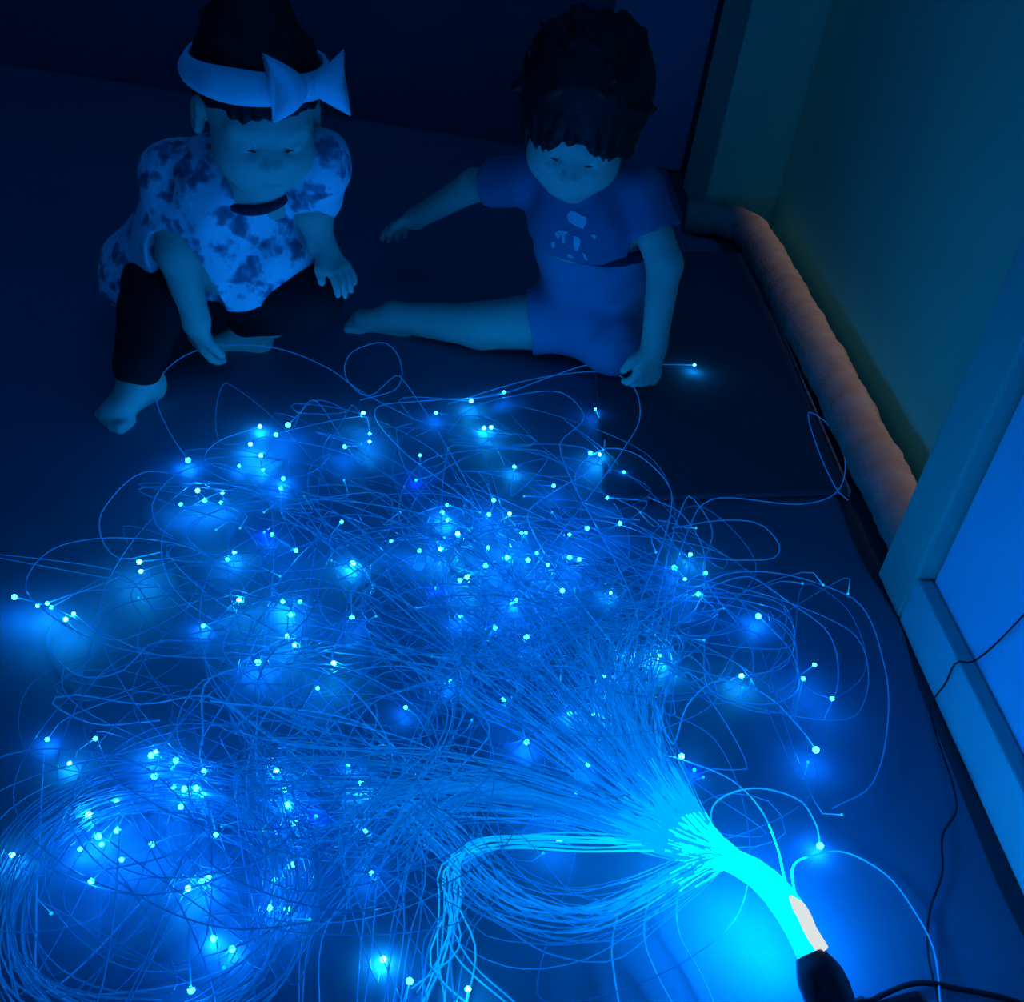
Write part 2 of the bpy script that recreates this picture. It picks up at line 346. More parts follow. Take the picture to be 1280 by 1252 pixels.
EXTRA = [        # strands seen as loops, with ends lost in the pile: pixel waypoints from the bundle on
    [(860, 700, .03), (920, 700, .02), (968, 697, .012), (974, 680, .012), (950, 655, .02), (905, 650, .02), (840, 660, .03)],
    [(560, 560, .03), (620, 560, .02), (668, 555, .015), (664, 545, .015), (610, 540, .02), (560, 530, .02), (520, 545, .02)],
    [(330, 620, .03), (250, 600, .02), (180, 590, .015), (130, 635, .012), (126, 670, .012), (150, 698, .015), (200, 690, .03)],
    [(340, 640, .03), (280, 580, .02), (225, 590, .015), (192, 625, .012), (195, 655, .012), (215, 670, .02)],
    [(260, 870, .03), (180, 880, .02), (90, 868, .012), (62, 876, .012), (66, 888, .012), (120, 905, .02), (200, 900, .03)],
    [(200, 800, .03), (150, 840, .02), (100, 845, .015), (66, 815, .012), (62, 785, .012), (80, 770, .015)],
    [(900, 720, .03), (960, 715, .02), (1020, 728, .012), (1075, 755, .012), (1105, 830, .012), (1110, 900, .012), (1090, 980, .012), (1040, 1010, .012)],
    [(930, 720, .03), (990, 755, .02), (1035, 790, .012), (1048, 850, .012), (1030, 900, .012)],
    [(870, 640, .03), (900, 622, .03), (1000, 630, .02), (1046, 615, .018), (1056, 572, .022), (1035, 530, .022), (1011, 515, .020), (1022, 560, .021), (1046, 612, .018), (1060, 625, .014)],
    [(990, 1090, .055), (1020, 1068, .03), (1060, 1066, .012), (1110, 1095, .012), (1150, 1150, .012), (1168, 1190, .012), (1176, 1260, .012)],
    [(985, 1110, .06), (972, 1060, .045), (950, 1010, .03), (915, 975, .02), (870, 955, .02), (820, 940, .03), (780, 930, .03)],
    [(880, 1080, .06), (860, 1095, .04), (846, 1130, .02), (850, 1170, .014), (875, 1215, .012), (895, 1260, .012)],
    [(860, 1085, .06), (815, 1120, .04), (805, 1170, .02), (820, 1215, .014), (845, 1262, .012)],
    [(850, 1088, .06), (780, 1130, .03), (765, 1180, .014), (768, 1220, .012), (775, 1262, .012)],
    [(500, 470, .02), (460, 495, .02), (432, 470, .018), (440, 440, .02), (480, 428, .022), (500, 450, .02), (496, 485, .02), (450, 500, .02)],
    [(700, 560, .03), (730, 520, .02), (700, 490, .02), (640, 495, .02), (590, 510, .02), (560, 540, .03)],
    [(780, 560, .03), (800, 520, .02), (790, 480, .02), (760, 465, .02), (700, 468, .02), (640, 480, .02), (560, 505, .02)],
    [(860, 620, .03), (890, 660, .02), (880, 720, .02), (935, 800, .02), (940, 850, .02), (915, 880, .02), (885, 860, .02), (880, 800, .02)],
    [(840, 620, .03), (800, 570, .02), (760, 560, .02), (720, 590, .02), (740, 640, .02), (800, 650, .03)],
    [(480, 870, .03), (420, 960, .03), (415, 1010, .02), (395, 1026, .015), (370, 1005, .015), (320, 940, .02), (285, 885, .02), (310, 880, .02), (380, 910, .03)],
    [(470, 880, .03), (400, 920, .03), (380, 980, .02), (340, 960, .02), (300, 900, .02), (285, 882, .02), (340, 885, .02), (430, 930, .03)],
    [(340, 780, .03), (300, 850, .02), (294, 858, .012), (300, 830, .014), (350, 800, .02)],
    [(60, 1240, .012), (45, 1150, .012), (50, 1050, .012), (52, 990, .012), (55, 940, .012)],
]
BR = {
    'A': [(862, 1036, .060), (800, 955, .055), (745, 870, .050), (700, 800, .045)],
    'A2': [(866, 1030, .062), (815, 960, .060), (790, 880, .05), (810, 800, .045)],
    'A3': [(858, 1040, .060), (790, 985, .055), (690, 900, .05), (600, 830, .045)],
    'B': [(840, 1048, .060), (740, 1012, .055), (620, 988, .055), (530, 1000, .05), (470, 1060, .045)],
    'B2': [(835, 1050, .060), (700, 1000, .055), (560, 975, .05), (430, 965, .045), (330, 970, .04)],
    'D': [(840, 1056, .058), (730, 1051, .056), (640, 1050, .056), (588, 1060, .055), (569, 1085, .045), (572, 1130, .03), (585, 1190, .02), (592, 1262, .016)],
    'C': [(868, 1086, .060), (810, 1118, .050), (740, 1148, .045), (670, 1142, .045), (610, 1105, .045), (565, 1050, .045), (520, 1010, .04)],
}
ctrl = [EX - AX * .010, EX + AX * .006, PZ(995, 1150, .060), PZ(958, 1102, .061), PZ(912, 1074, .060)]
spreads = [.010, .0105, .0125, .0125, .0120]

def disc():
    a = R_(0, 2 * math.pi); r = math.sqrt(R_(0, 1)); return r * math.cos(a), r * math.sin(a)
PC = PZ(520, 720, 0)
def keep(p):                     # stay on the sheet and in the pile
    x, y, z = p
    e = math.hypot((x - PC[0]) / .50, (y - PC[1]) / (.33 if y > PC[1] else .70))
    if e > 1: x = PC[0] + (x - PC[0]) / e; y = PC[1] + (y - PC[1]) / e
    return np.array([min(x, .43), max(y, .34), min(max(z, .0095), .11)])
def bundle_start(dc):
    u, v = dc; out = []
    for c_, s in zip(ctrl, spreads): out.append(c_ + side * u * s + np.array([0, 0, 1.]) * v * s)
    return out
def branch(k, dc, grow):
    u, v = dc; out = []
    pts = BR[k]; n = len(pts)
    for i, (x, y, z) in enumerate(pts):
        g = .008 + grow * (i + 1) / n
        q = PZ(x, y, z) + np.array([u * g + R_(-1, 1) * .25 * g, v * g * .8 + R_(-1, 1) * .25 * g, v * g * .6])
        q[2] = max(q[2], .012); out.append(q)
    return out
def loops(p0, p1, turns, rad, sgn):
    pts = []; n = max(2, int(turns * 8)); d0 = p0 - p1
    a = math.atan2(d0[1], d0[0]) + R_(-.6, .6); z0 = R_(.012, .06); ph = R_(0, 6)
    c0 = p0 * .55 + p1 * .45 + np.array([R_(-.07, .07), R_(-.07, .07), 0]); c1 = p1 + np.array([R_(-.06, .06), R_(-.06, .06), 0]); sq = R_(.65, 1)
    for i in range(n):
        t = i / max(1, n - 1); cc = c0 * (1 - t) + c1 * t; r = rad * (1 + .25 * math.sin(ph + i * .9))
        an = a + sgn * t * turns * 2 * math.pi
        pts.append(keep((cc[0] + r * math.cos(an), cc[1] + r * sq * math.sin(an), z0 + .02 * math.sin(ph + i * .7))))
    return pts
def thin(pts, dmin=.018):
    out = [pts[0]]
    for p in pts[1:-1]:
        if np.linalg.norm(p - out[-1]) > dmin and np.linalg.norm(p - pts[-1]) > dmin * .7: out.append(p)
    out.append(pts[-1]); return out

TIPMESH = {}
def tip_mesh(kind, r):
    key = (kind, r)
    if key not in TIPMESH:
        import bmesh
        bm = bmesh.new(); bmesh.ops.create_icosphere(bm, subdivisions=2, radius=r)
        me = bpy.data.meshes.new('strand_tip'); bm.to_mesh(me); bm.free(); me.materials.append(M[kind])
        me.polygons.foreach_set('use_smooth', [True] * len(me.polygons)); TIPMESH[key] = me
    return TIPMESH[key]

count = [0]; ROOT_LEN = (.10, .16)
def strand(pts, glow, rad, tip=None, root=True, endglow=True):
    pts = thin([np.array(p, float) for p in pts])
    L = sum(np.linalg.norm(np.diff(np.array(pts), axis=0), axis=1))
    n = int(min(150, max(40, L / .016)))
    path = catmull(pts, n); path[:, 2] = np.maximum(path[:, 2], .0088)
    sl = np.linspace(0, L, n)
    out = np.full(n, glow)
    if root: out = out + np.clip(1.05 * np.exp(-(sl / .165) ** 3), 0, 1) + .32 * np.exp(-(sl / .48) ** 2)
    if endglow: out = out + .62 * np.exp(-(L - sl) / .020)
    out = np.clip(out, 0, 1)
    sides = 5
    V, F = tube_data(path, rad, sides)
    me = bpy.data.meshes.new('fibre_strand'); base = V[-1] * 0
    me.from_pydata(V.tolist(), [], F.tolist()); me.update()
    me.polygons.foreach_set('use_smooth', [True] * len(me.polygons)); [me.materials.append(M[k]) for k in ('strand', 'root', 'root2', 'root3')]
    if root:
        l0, l1, l2 = ROOT_LEN[0], ROOT_LEN[1] - R_(0, .05), ROOT_LEN[1] + R_(.0, .06)
        mi = np.where(sl[:-1] < l0, 1, np.where(sl[:-1] < l1, 2, np.where(sl[:-1] < l2, 3, 0))).repeat(sides); me.polygons.foreach_set('material_index', mi.astype(np.int32))
    at = me.attributes.new('light_output', 'FLOAT', 'POINT'); at.data.foreach_set('value', out.repeat(sides).astype(np.float32))
    o = bpy.data.objects.new('fibre_strand', me); COL.objects.link(o); adopt(o, lamp); count[0] += 1
    if tip:
        t = bpy.data.objects.new('strand_tip', tip_mesh(*tip)); COL.objects.link(t); t.parent = o; t.location = tuple(map(float, path[-1]))
    return o

def pick_branch(x, y):
    if y > 1120 and x > 380: return rnd.choice(['D', 'B', 'C'])
    if x < 420 and y > 860: return rnd.choice(['B', 'B2', 'B2', 'C'])
    if x > 780 and y < 1000: return 'A2'
    if x > 560: return rnd.choice(['A', 'A', 'A2', 'A3'])
    return rnd.choice(['A', 'A3', 'A3', 'B', 'B2', 'C', 'A'])
COILC = PZ(195, 1125, .02)
def coil(turns, r0=None):
    pts = []; a0_ = R_(-.5, 1.2); n = int(turns * 10); r = r0 or R_(.095, .135); ex = R_(-.015, .015); ey = R_(-.012, .012); z0 = R_(.01, .04)
    for i in range(n):
        a = a0_ + i * 2 * math.pi / 10
        pts.append(np.array([COILC[0] + ex + r * 1.02 * math.cos(a) + R_(-.004, .004), COILC[1] + ey + r * math.sin(a) + R_(-.004, .004), z0 + .006 * math.sin(3 * a)]))
    return pts
def make_strand(tx, ty, bx_, by_, tipspec, glow, tz):
    dc = disc(); key = (tx, ty)
    start = bundle_start(dc)
    end = PZ(tx, ty, tz)
    if key in FIX:
        mid = [PZ(x, y, z) for x, y, z in FIX[key]][::-1]
        br = [] if key == (1025, 1057) else branch('A2' if tx > 700 else 'A3', dc, .03)[:3]
        strand(start + br + mid + [end], glow + .10, .00085, tipspec); return
    k = pick_branch(tx, ty); br = branch(k, dc, R_(.02, .06))
    tail = [PZ(bx_, by_, tz + R_(.0, .012))]
    if tx < 420 and ty > 880 and rnd.random() < .42: mid = coil(R_(.6, 1.3))
    elif tx > 930 and ty > 700: mid = loops(br[-1], PZ(880, 800, .03), R_(.4, .9), R_(.05, .1), rnd.choice((-1, 1)))
    elif ty > 1120: mid = []
    else: mid = loops(br[-1], tail[0], R_(.35, 1.15), R_(.045, .15), rnd.choice((-1, 1)))
    strand(start + br + mid + tail + [end], glow, R_(.0004, .0007), tipspec)

for e in TIPS.split():
    tx, ty, bx_, by_ = map(int, e.split(','))
    kind = 'tip_green' if rnd.random() < .33 else 'tip'
    r = .0033 if (tx, ty) in ((441, 704), (322, 828), (824, 821), (1025, 1057), (1020, 937), (360, 531), (235, 575), (948, 770)) else rnd.choice((.0019, .0023, .0027))
    make_strand(tx, ty, bx_, by_, (kind, r), R_(.06, .26), R_(.012, .04))
for e in DIM.split():
    tx, ty = map(int, e.split(',')); a = R_(0, 6.28)
    make_strand(tx, ty, tx + 30 * math.cos(a), ty + 22 * math.sin(a), ('tip_dim', .0015), R_(.04, .2), R_(.012, .04))
for e in BLUE_BLOBS.split():  # extra strands that carry the added blue glow points
    tx, ty = map(int, e.split(',')); a = R_(0, 6.28)
    make_strand(tx, ty, tx + 30 * math.cos(a), ty + 22 * math.sin(a), ('added_blue_glow', .0016), R_(.04, .2), .011)
for w in EXTRA:
    dc = disc(); pts = [PZ(*q) for q in w]
    first = w[0]
    if first[0] > 845 and first[1] > 1040: st = bundle_start(dc)[:2] if first[0] > 950 else bundle_start(dc)
    else: st = bundle_start(dc) + branch(pick_branch(first[0], first[1]), dc, .03)
    strand(st + pts, .24, .0008, None, endglow=False)
for i in range(11):              # the bright hairpin
    dc = disc(); b = branch('D', (dc[0] * .5, dc[1] * .5), .012 + .02 * (i > 5))
    b[-1][0] += R_(-.05, .05); b[-2][0] += R_(-.02, .02)
    strand(bundle_start(dc) + b, R_(.40, .58), R_(.0006, .0009), None, endglow=False)
for i in range(12):              # low sagging arc
    dc = disc(); b = branch('C', dc, .016)
    strand(bundle_start(dc) + b + loops(b[-1], PZ(R_(380, 520), R_(820, 960), .03), R_(.3, .8), R_(.05, .1), 1), R_(.2, .36), R_(.0006, .0009), None, endglow=False)
for i in range(9):              # coil at the lower left
    dc = disc(); b = branch(rnd.choice(['B2', 'B']), dc, .03)
    strand(bundle_start(dc) + b + coil(R_(1.2, 2.2)), R_(.12, .26), R_(.0005, .0008), None, endglow=False)
for i in range(14):              # curtain falling to the lower edge
    dc = disc(); b = branch('B', dc, .03)
    x = R_(370, 620)
    strand(bundle_start(dc) + b[:4] + [PZ(x + R_(20, 70), 1090, .04), PZ(x + R_(-5, 25), 1170, .02), PZ(x, 1275, .012)], R_(.16, .3), R_(.0005, .0008), None, endglow=False)

# ------------------------------------------------------------------ soft bodies: distance fields meshed with surface nets
class Field:
    def __init__(s, lo, hi, h):
        s.lo = np.array(lo, float); s.h = h; s.n = np.ceil((np.array(hi) - s.lo) / h).astype(int) + 1
        s.f = np.full(s.n, .06, np.float32)
    def _box(s, lo, hi):
        a = np.clip(np.floor((lo - s.lo) / s.h).astype(int), 0, s.n); b = np.clip(np.ceil((hi - s.lo) / s.h).astype(int) + 1, 0, s.n)
        if np.any(b <= a): return None
        sl = tuple(slice(i, j) for i, j in zip(a, b))
        X, Y, Z = [s.lo[k] + s.h * np.arange(a[k], b[k]) for k in range(3)]
        return sl, X[:, None, None], Y[None, :, None], Z[None, None, :]
    def _mix(s, sl, d, k, op):
        f = s.f[sl]; d = d.astype(np.float32)
        if op == 'add': h = np.clip(k - np.abs(f - d), 0, None) / k; s.f[sl] = np.minimum(f, d) - h * h * k * .25
        else: d = -d; h = np.clip(k - np.abs(f - d), 0, None) / k; s.f[sl] = np.maximum(f, d) + h * h * k * .25
    def cone(s, a, b, r1, r2=None, k=.012, op='add', grow=0.0):
        a = np.array(a, float); b = np.array(b, float); r2 = r1 if r2 is None else r2; r1 += grow; r2 += grow; m = max(r1, r2) + k + 3 * s.h
        g = s._box(np.minimum(a, b) - m, np.maximum(a, b) + m)
        if g is None: return
        sl, X, Y, Z = g; ab = b - a; q = max(float(ab @ ab), 1e-12)
        t = np.clip(((X - a[0]) * ab[0] + (Y - a[1]) * ab[1] + (Z - a[2]) * ab[2]) / q, 0, 1)
        d = np.sqrt((X - a[0] - t * ab[0])**2 + (Y - a[1] - t * ab[1])**2 + (Z - a[2] - t * ab[2])**2) - (r1 + (r2 - r1) * t)
        s._mix(sl, d, k, op)
    def ell(s, c, rad, fr=None, k=.012, op='add', grow=0.0):
        c = np.array(c, float); rad = np.array(rad, float) + grow; fr = np.eye(3) if fr is None else fr; m = rad.max() + k + 3 * s.h
        g = s._box(c - m, c + m)
        if g is None: return
        sl, X, Y, Z = g; X = X - c[0]; Y = Y - c[1]; Z = Z - c[2]; k0 = 0; k1 = 0
        for i in range(3):
            q = fr[i][0] * X + fr[i][1] * Y + fr[i][2] * Z; k0 = k0 + (q / rad[i])**2; k1 = k1 + (q / rad[i]**2)**2
        k0 = np.sqrt(k0); d = k0 * (k0 - 1) / (np.sqrt(k1) + 1e-6)
        s._mix(sl, d, k, op)
    def cut(s, p, n, k=.004):       # keep the side the normal points away from
        n = np.array(n, float); n /= np.linalg.norm(n); g = s._box(s.lo, s.lo + s.h * s.n); sl, X, Y, Z = g
        d = (X - p[0]) * n[0] + (Y - p[1]) * n[1] + (Z - p[2]) * n[2]
        s._mix(sl, -d, k, 'sub')
    def ripple(s, amp, fn):
        g = s._box(s.lo, s.lo + s.h * s.n); sl, X, Y, Z = g
        s.f[sl] += (amp * fn(X, Y, Z)).astype(np.float32)
    def mesh(s, name, m, smooth=2):
        f = s.f; ins = f < 0; nx, ny, nz = f.shape
        c = np.zeros((nx - 1, ny - 1, nz - 1), np.int8)
        for i in (0, 1):
            for j in (0, 1):
                for k in (0, 1): c += ins[i:nx - 1 + i, j:ny - 1 + j, k:nz - 1 + k]
        act = (c > 0) & (c < 8); idx = np.argwhere(act); ids = np.full(act.shape, -1, np.int64); ids[act] = np.arange(len(idx))
        acc = np.zeros((len(idx), 3)); cnt = np.zeros(len(idx))
        corners = [(i, j, k) for i in (0, 1) for j in (0, 1) for k in (0, 1)]
        val = {q: f[idx[:, 0] + q[0], idx[:, 1] + q[1], idx[:, 2] + q[2]] for q in corners}
        for q in corners:
            for ax in range(3):
                if q[ax] == 0:
                    w = list(q); w[ax] = 1; w = tuple(w); a, b = val[q], val[w]; cr = (a < 0) != (b < 0)
                    t = a / np.where(np.abs(a - b) < 1e-9, 1e-9, a - b); p = np.tile(np.array(q, float), (len(idx), 1)); p[:, ax] = t
                    acc[cr] += p[cr]; cnt[cr] += 1
        V = (idx + acc / np.maximum(cnt, 1)[:, None]) * s.h + s.lo
        Fs = []
        for ax in range(3):
            u, v = (ax + 1) % 3, (ax + 2) % 3
            a = np.take(ins, range(0, f.shape[ax] - 1), ax); b = np.take(ins, range(1, f.shape[ax]), ax)
            e = np.argwhere(a != b); e = e[(e[:, u] > 0) & (e[:, v] > 0) & (e[:, u] < f.shape[u] - 1) & (e[:, v] < f.shape[v] - 1)]
            fl = a[tuple(e.T)]
            def cid(du, dv):
                q = e.copy(); q[:, u] += du; q[:, v] += dv; return ids[tuple(q.T)]
            q = np.stack([cid(-1, -1), cid(0, -1), cid(0, 0), cid(-1, 0)], -1); q[~fl] = q[~fl][:, ::-1]; Fs.append(q)
        F = np.vstack(Fs)
        # Laplacian smoothing
        E2 = np.vstack([F[:, [0, 1]], F[:, [1, 2]], F[:, [2, 3]], F[:, [3, 0]]])
        for _ in range(smooth):
            A = np.zeros_like(V); n = np.zeros(len(V))
            np.add.at(A, E2[:, 0], V[E2[:, 1]]); np.add.at(A, E2[:, 1], V[E2[:, 0]]); np.add.at(n, E2[:, 0], 1); np.add.at(n, E2[:, 1], 1)
            V = V * .5 + .5 * A / np.maximum(n, 1)[:, None]
        me = bpy.data.meshes.new(name); me.from_pydata(V.tolist(), [], F.tolist()); me.update()
        me.polygons.foreach_set('use_smooth', [True] * len(me.polygons)); me.materials.append(m)
        o = bpy.data.objects.new(name, me); COL.objects.link(o); return o

def unit(v): v = np.array(v, float); return v / np.linalg.norm(v)
class Head:
    def __init__(s, c, fwd, up, k=1.0):
        s.k = k
        s.c = np.array(c, float); s.y = unit(fwd); up = np.array(up, float); s.z = unit(up - (up @ s.y) * s.y); s.x = np.cross(s.y, s.z) * 1.0
        s.fr = np.array([s.x, s.y, s.z]) / k
    def w(s, x, y, z): return s.c + (s.x * x + s.y * y + s.z * z) * s.k
def head_shape(F, H):
    e = lambda c, r, k=.012, op='add': F.ell(H.w(*c), r, H.fr, k, op)
    e((0, -.012, .018), (.069, .083, .070)); e((0, .020, -.030), (.056, .056, .058), .02)
    for sx in (-1, 1):
        e((sx * .029, .040, -.044), (.026, .026, .026), .03)
        e((sx * .071, -.010, -.020), (.009, .018, .025), .005); e((sx * .077, -.008, -.018), (.004, .010, .015), .003, 'sub')
        e((sx * .027, .074, -.014), (.014, .012, .010), .008, 'sub')
        F.cone(H.w(sx * .015, .066, .004), H.w(sx * .040, .057, .003), .006, .005, .02)
        e((sx * .027, .061, -.015), (.0115, .010, .0095), .003)          # closed lids
    e((0, .046, -.076), (.022, .020, .016), .03)
    F.cone(H.w(0, .070, -.012), H.w(0, .079, -.034), .0055, .0095, .006)
    for sx in (-1, 1): e((sx * .009, .074, -.037), (.006, .006, .005), .004)
    F.cone(H.w(-.014, .067, -.0575), H.w(.014, .067, -.0575), .0042, None, .005); F.cone(H.w(-.011, .0675, -.0645), H.w(.011, .0675, -.0645), .0048, None, .005)
    F.cone(H.w(-.016, .0735, -.061), H.w(.016, .0735, -.061), .0016, None, .003, 'sub')

def hand(F, wrist, d, nrm, thumb, curl=.5, s=1.0, spread=.16):
    """palm from the wrist along d; nrm = palm side; thumb = direction of the thumb edge"""
    d = unit(d); nrm = unit(np.array(nrm) - (np.array(nrm) @ d) * d); th = unit(np.array(thumb) - (np.array(thumb) @ d) * d - (np.array(thumb) @ nrm) * nrm)
    wrist = np.array(wrist, float)
    F.cone(wrist, wrist + d * .012 * s, .0165 * s, .017 * s, .012)
    for t in (-1, -.33, .33, 1):
        F.cone(wrist + d * .008 * s + th * t * .008 * s, wrist + d * .044 * s + th * t * .0175 * s, .0105 * s, .0088 * s, .008)
    for i, (t, L) in enumerate(((1.12, .036), (.38, .041), (-.36, .038), (-1.08, .030))):
        b = wrist + d * .045 * s + th * t * .0178 * s; dd = unit(d + th * t * spread); c = curl * (1 + .12 * i); rr = .0074 * s
        for j, fr_ in enumerate((.42, .32, .26)):
            a = c * (j + .7) * .8; v = unit(dd * math.cos(a) + nrm * math.sin(a)); e = b + v * L * fr_ * s
            F.cone(b, e, rr, rr * .92, .003); b = e; rr *= .92
    b = wrist + d * .016 * s + th * .016 * s; v = unit(d * .75 + th * .75 + nrm * .3); e = b + v * .022 * s; F.cone(b, e, .0092 * s, .0082 * s, .006)
    v2 = unit(d * .9 + th * .25 + nrm * (.3 + .3 * curl)); F.cone(e, e + v2 * .020 * s, .0080 * s, .0068 * s, .003)

def foot(F, ankle, heel_dir, d, up, s=1.0, toes=True):
    """foot from the ankle: d = towards the toes, up = instep side"""
    d = unit(d); up = unit(np.array(up) - (np.array(up) @ d) * d); sd = np.cross(d, up); a = np.array(ankle, float)
    h = a - up * .016 * s - d * .014 * s
    F.cone(a, h, .022 * s, .021 * s, .012)
    F.cone(h, a + d * .052 * s - up * .020 * s + sd * .006, .020 * s, .0165 * s, .015); F.cone(a, a + d * .05 * s - up * .016 * s - sd * .008, .020 * s, .0150 * s, .015)
    for i in range(5):
        b = a + d * (.056 - .003 * abs(i - 1)) * s - up * .023 * s + sd * (-.019 + .0098 * i) * s
        F.cone(b, b + d * (.020 - .0022 * i) * s, (.0085 if i == 0 else .0066) * s, None, .004)

# ------------------------------------------------------------------ the toddler in the printed shirt
def toddler_in_tee():
    pel = PZ(742, 380, .085); che = P(735, 268, 1.575); nek = P(727, 215, 1.545)
    hR = PZ(712, 398, .078); kR = PZ(602, 407, .048); aR = PZ(492, 396, .032)
    hL = PZ(772, 385, .078); kL = PZ(765, 424, .062); aL = kL + np.array([.05, .13, -.028])
    sR = P(662, 225, 1.60); sL = P(800, 240, 1.555); eR = P(592, 232, 1.70); wR = P(522, 272, 1.80)
    eL = P(831, 330, 1.51); wL = P(818, 430, 1.465); tL = PZ(802, 498, .028)
    H = Head(P(728, 143, 1.49), (-.05, -.88, -.40), (0.03, -.40, .9), 1.08)
    pts = [pel, che, nek, hR, kR, aR, hL, kL, aL, sR, sL, eR, wR, eL, wL, tL, H.c, aR + [-.1, 0, 0], wR + [-.08, .03, 0]]
    lo = np.min(pts, 0) - .13; hi = np.max(pts, 0) + .13; lo[2] = -.004; h = .0034
    root = empty('person', (pel[0], pel[1], .016)); tag(root, 'toddler in dark printed t-shirt and shorts sitting with one bare leg out', 'person')
    F = Field(lo, hi, h)
    head_shape(F, H)
    F.cone(H.w(0, -.022, -.050), nek + [0, .012, -.01], .033, .036, .015)
    F.cone(nek + [0, .01, -.02], che, .060, .082, .02); F.cone(che, pel + [0, 0, .06], .082, .080, .02); F.cone(pel + [0, 0, .05], pel, .080, .078, .02)
    F.cone(sR, sL, .036, .036, .02)
    F.cone(hR, kR, .052, .038, .02); F.cone(kR, aR, .037, .024, .012)
    F.cone(hL, kL, .052, .038, .02); F.cone(kL, aL, .036, .025, .012)
    foot(F, aR, None, PZ(424, 388, .036) - aR, (.10, -.35, .9), 1.0)
    foot(F, aL, None, (.35, .6, -.1), (.2, 0, 1))
    F.cone(sR, eR, .031, .026, .012); F.cone(eR, wR, .026, .019, .01)
    F.cone(sL, eL, .031, .0265, .012); F.cone(eL, wL, .0265, .0195, .01)
    hand(F, wR, (-.55, .35, -.45), (.1, -.2, -1), (-.2, -1, .2), .35)
    hand(F, wL, tL - wL + np.array([0, -.01, .012]), (-.5, .6, -.3), (-1, -.4, 0), .75)
    b = F.mesh('body', M['skin']); adopt(b, root)
    # shirt
    def torso(F2, g):
        F2.cone(nek + [0, .012, -.012], che, .058, .086, .02, grow=g); F2.cone(che, pel + [0, -.004, .075], .086, .101, .02, grow=g)
        F2.cone(sR + [0.01, 0, 0], sL - [.01, 0, 0], .040, .040, .02, grow=g)
    fold = lambda X, Y, Z: np.sin(60 * X + 25 * Z) * np.sin(45 * Z + 20 * X) + .6 * np.sin(95 * X - 70 * Z)
    F = Field(lo, hi, h); torso(F, .004)
    F.cone(sR, sR + (eR - sR) * .62, .039, .041, .012); F.cone(sL, sL + (eL - sL) * .55, .039, .042, .012)
    F.ripple(.0016, fold)
    hem = P(735, 326, 1.50); F.cut(hem - [0, 0, .004], (0, .12, -1)); F.cut(nek + [0, 0, .024], (0, -.35, 1))
    for s_, e_ in ((sR, eR), (sL, eL)):
        q = s_ + (e_ - s_) * (.58); n_ = unit(e_ - s_)
        # sleeve ends: trim only near that arm
        F.cone(q + n_ * .032, q + n_ * .09, .050, .060, .003, 'sub')
    tee = F.mesh('t_shirt', M['tee']); adopt(tee, root)
    # shorts
    F = Field(lo, hi, h)
    wst = pel + [0, 0, .06] + .62 * (che - pel - [0, 0, .06]); F.cone(wst, pel + [0, 0, .06], .0955, .093, .02); F.cone(pel + [0, 0, .06], pel + [0, 0, .01], .093, .090, .02); F.cone(hR, hR + (kR - hR) * .34, .060, .056, .02); F.cone(hL, kL + (kL - hL) * .1, .060, .055, .02)
    F.ripple(.002, fold); q = hR + (kR - hR) * .30; F.cone(q + unit(kR - hR) * .062, q + unit(kR - hR) * .14, .064, .07, .003, 'sub')
    F.cut(hem + [0, 0, .012], (0, -.12, 1)); F.cut((0, 0, .017), (0, 0, -1))
    sh = F.mesh('shorts', M['shorts']); adopt(sh, root)
    # dark band under the shirt hem
    F = Field(lo, hi, h); F.cone(wst, pel + [0, 0, .06], .1015, .099, .02); F.cut(hem + [0, 0, .010], (0, -.12, 1)); F.cut(hem - [0, 0, .008], (0, .12, -1))
    adopt(F.mesh('hem_band', M['dark_band']), sh)
    # hair: full mop with a ragged fringe
    F = Field(H.c - .16, H.c + .16, .0034)
    F.ell(H.w(0, -.020, .034), (.084, .094, .078), H.fr); F.ell(H.w(0, -.050, -.005), (.076, .060, .075), H.fr, .02)
    for i in range(15):
        t = -1 + 2 * i / 14; a = t * 1.25
        x0, y0 = .060 * math.sin(a), .060 * math.cos(a) - .008
        dz = -.006 + .006 * math.sin(i * 2.3) + (.012 if abs(t) < .2 else 0) - .022 * (abs(t) > .75)
        F.cone(H.w(x0 * .85, y0 * .80, .075), H.w(x0 * 1.18, y0 * 1.10 + .008, .030), .020, .015, .010)
        F.cone(H.w(x0 * 1.18, y0 * 1.10 + .008, .030), H.w(x0 * 1.22, y0 * 1.12 + .012, dz), .013, .005, .006)
    r = random.Random(3)
    for i in range(46):
        u, v = r.uniform(-1, 1), r.uniform(-.2, 1.4); c_ = H.w(.080 * math.sin(u * 2.6) * math.cos(v), -.02 + .088 * math.cos(u * 2.6) * math.cos(v), .035 + .075 * math.sin(v))
        if (c_ - H.c) @ H.y > .03 and (c_ - H.c) @ H.z < .05: continue
        o_ = unit(c_ - H.c); tz = unit(np.cross(o_, [r.uniform(-1, 1), r.uniform(-1, 1), r.uniform(-1, 1)]))
        F.cone(c_ - o_ * .004, c_ + o_ * .012 + tz * .024, .013, .004, .008)
    F.ell(H.w(0, .075, -.045), (.060, .050, .058), H.fr, .006, 'sub')
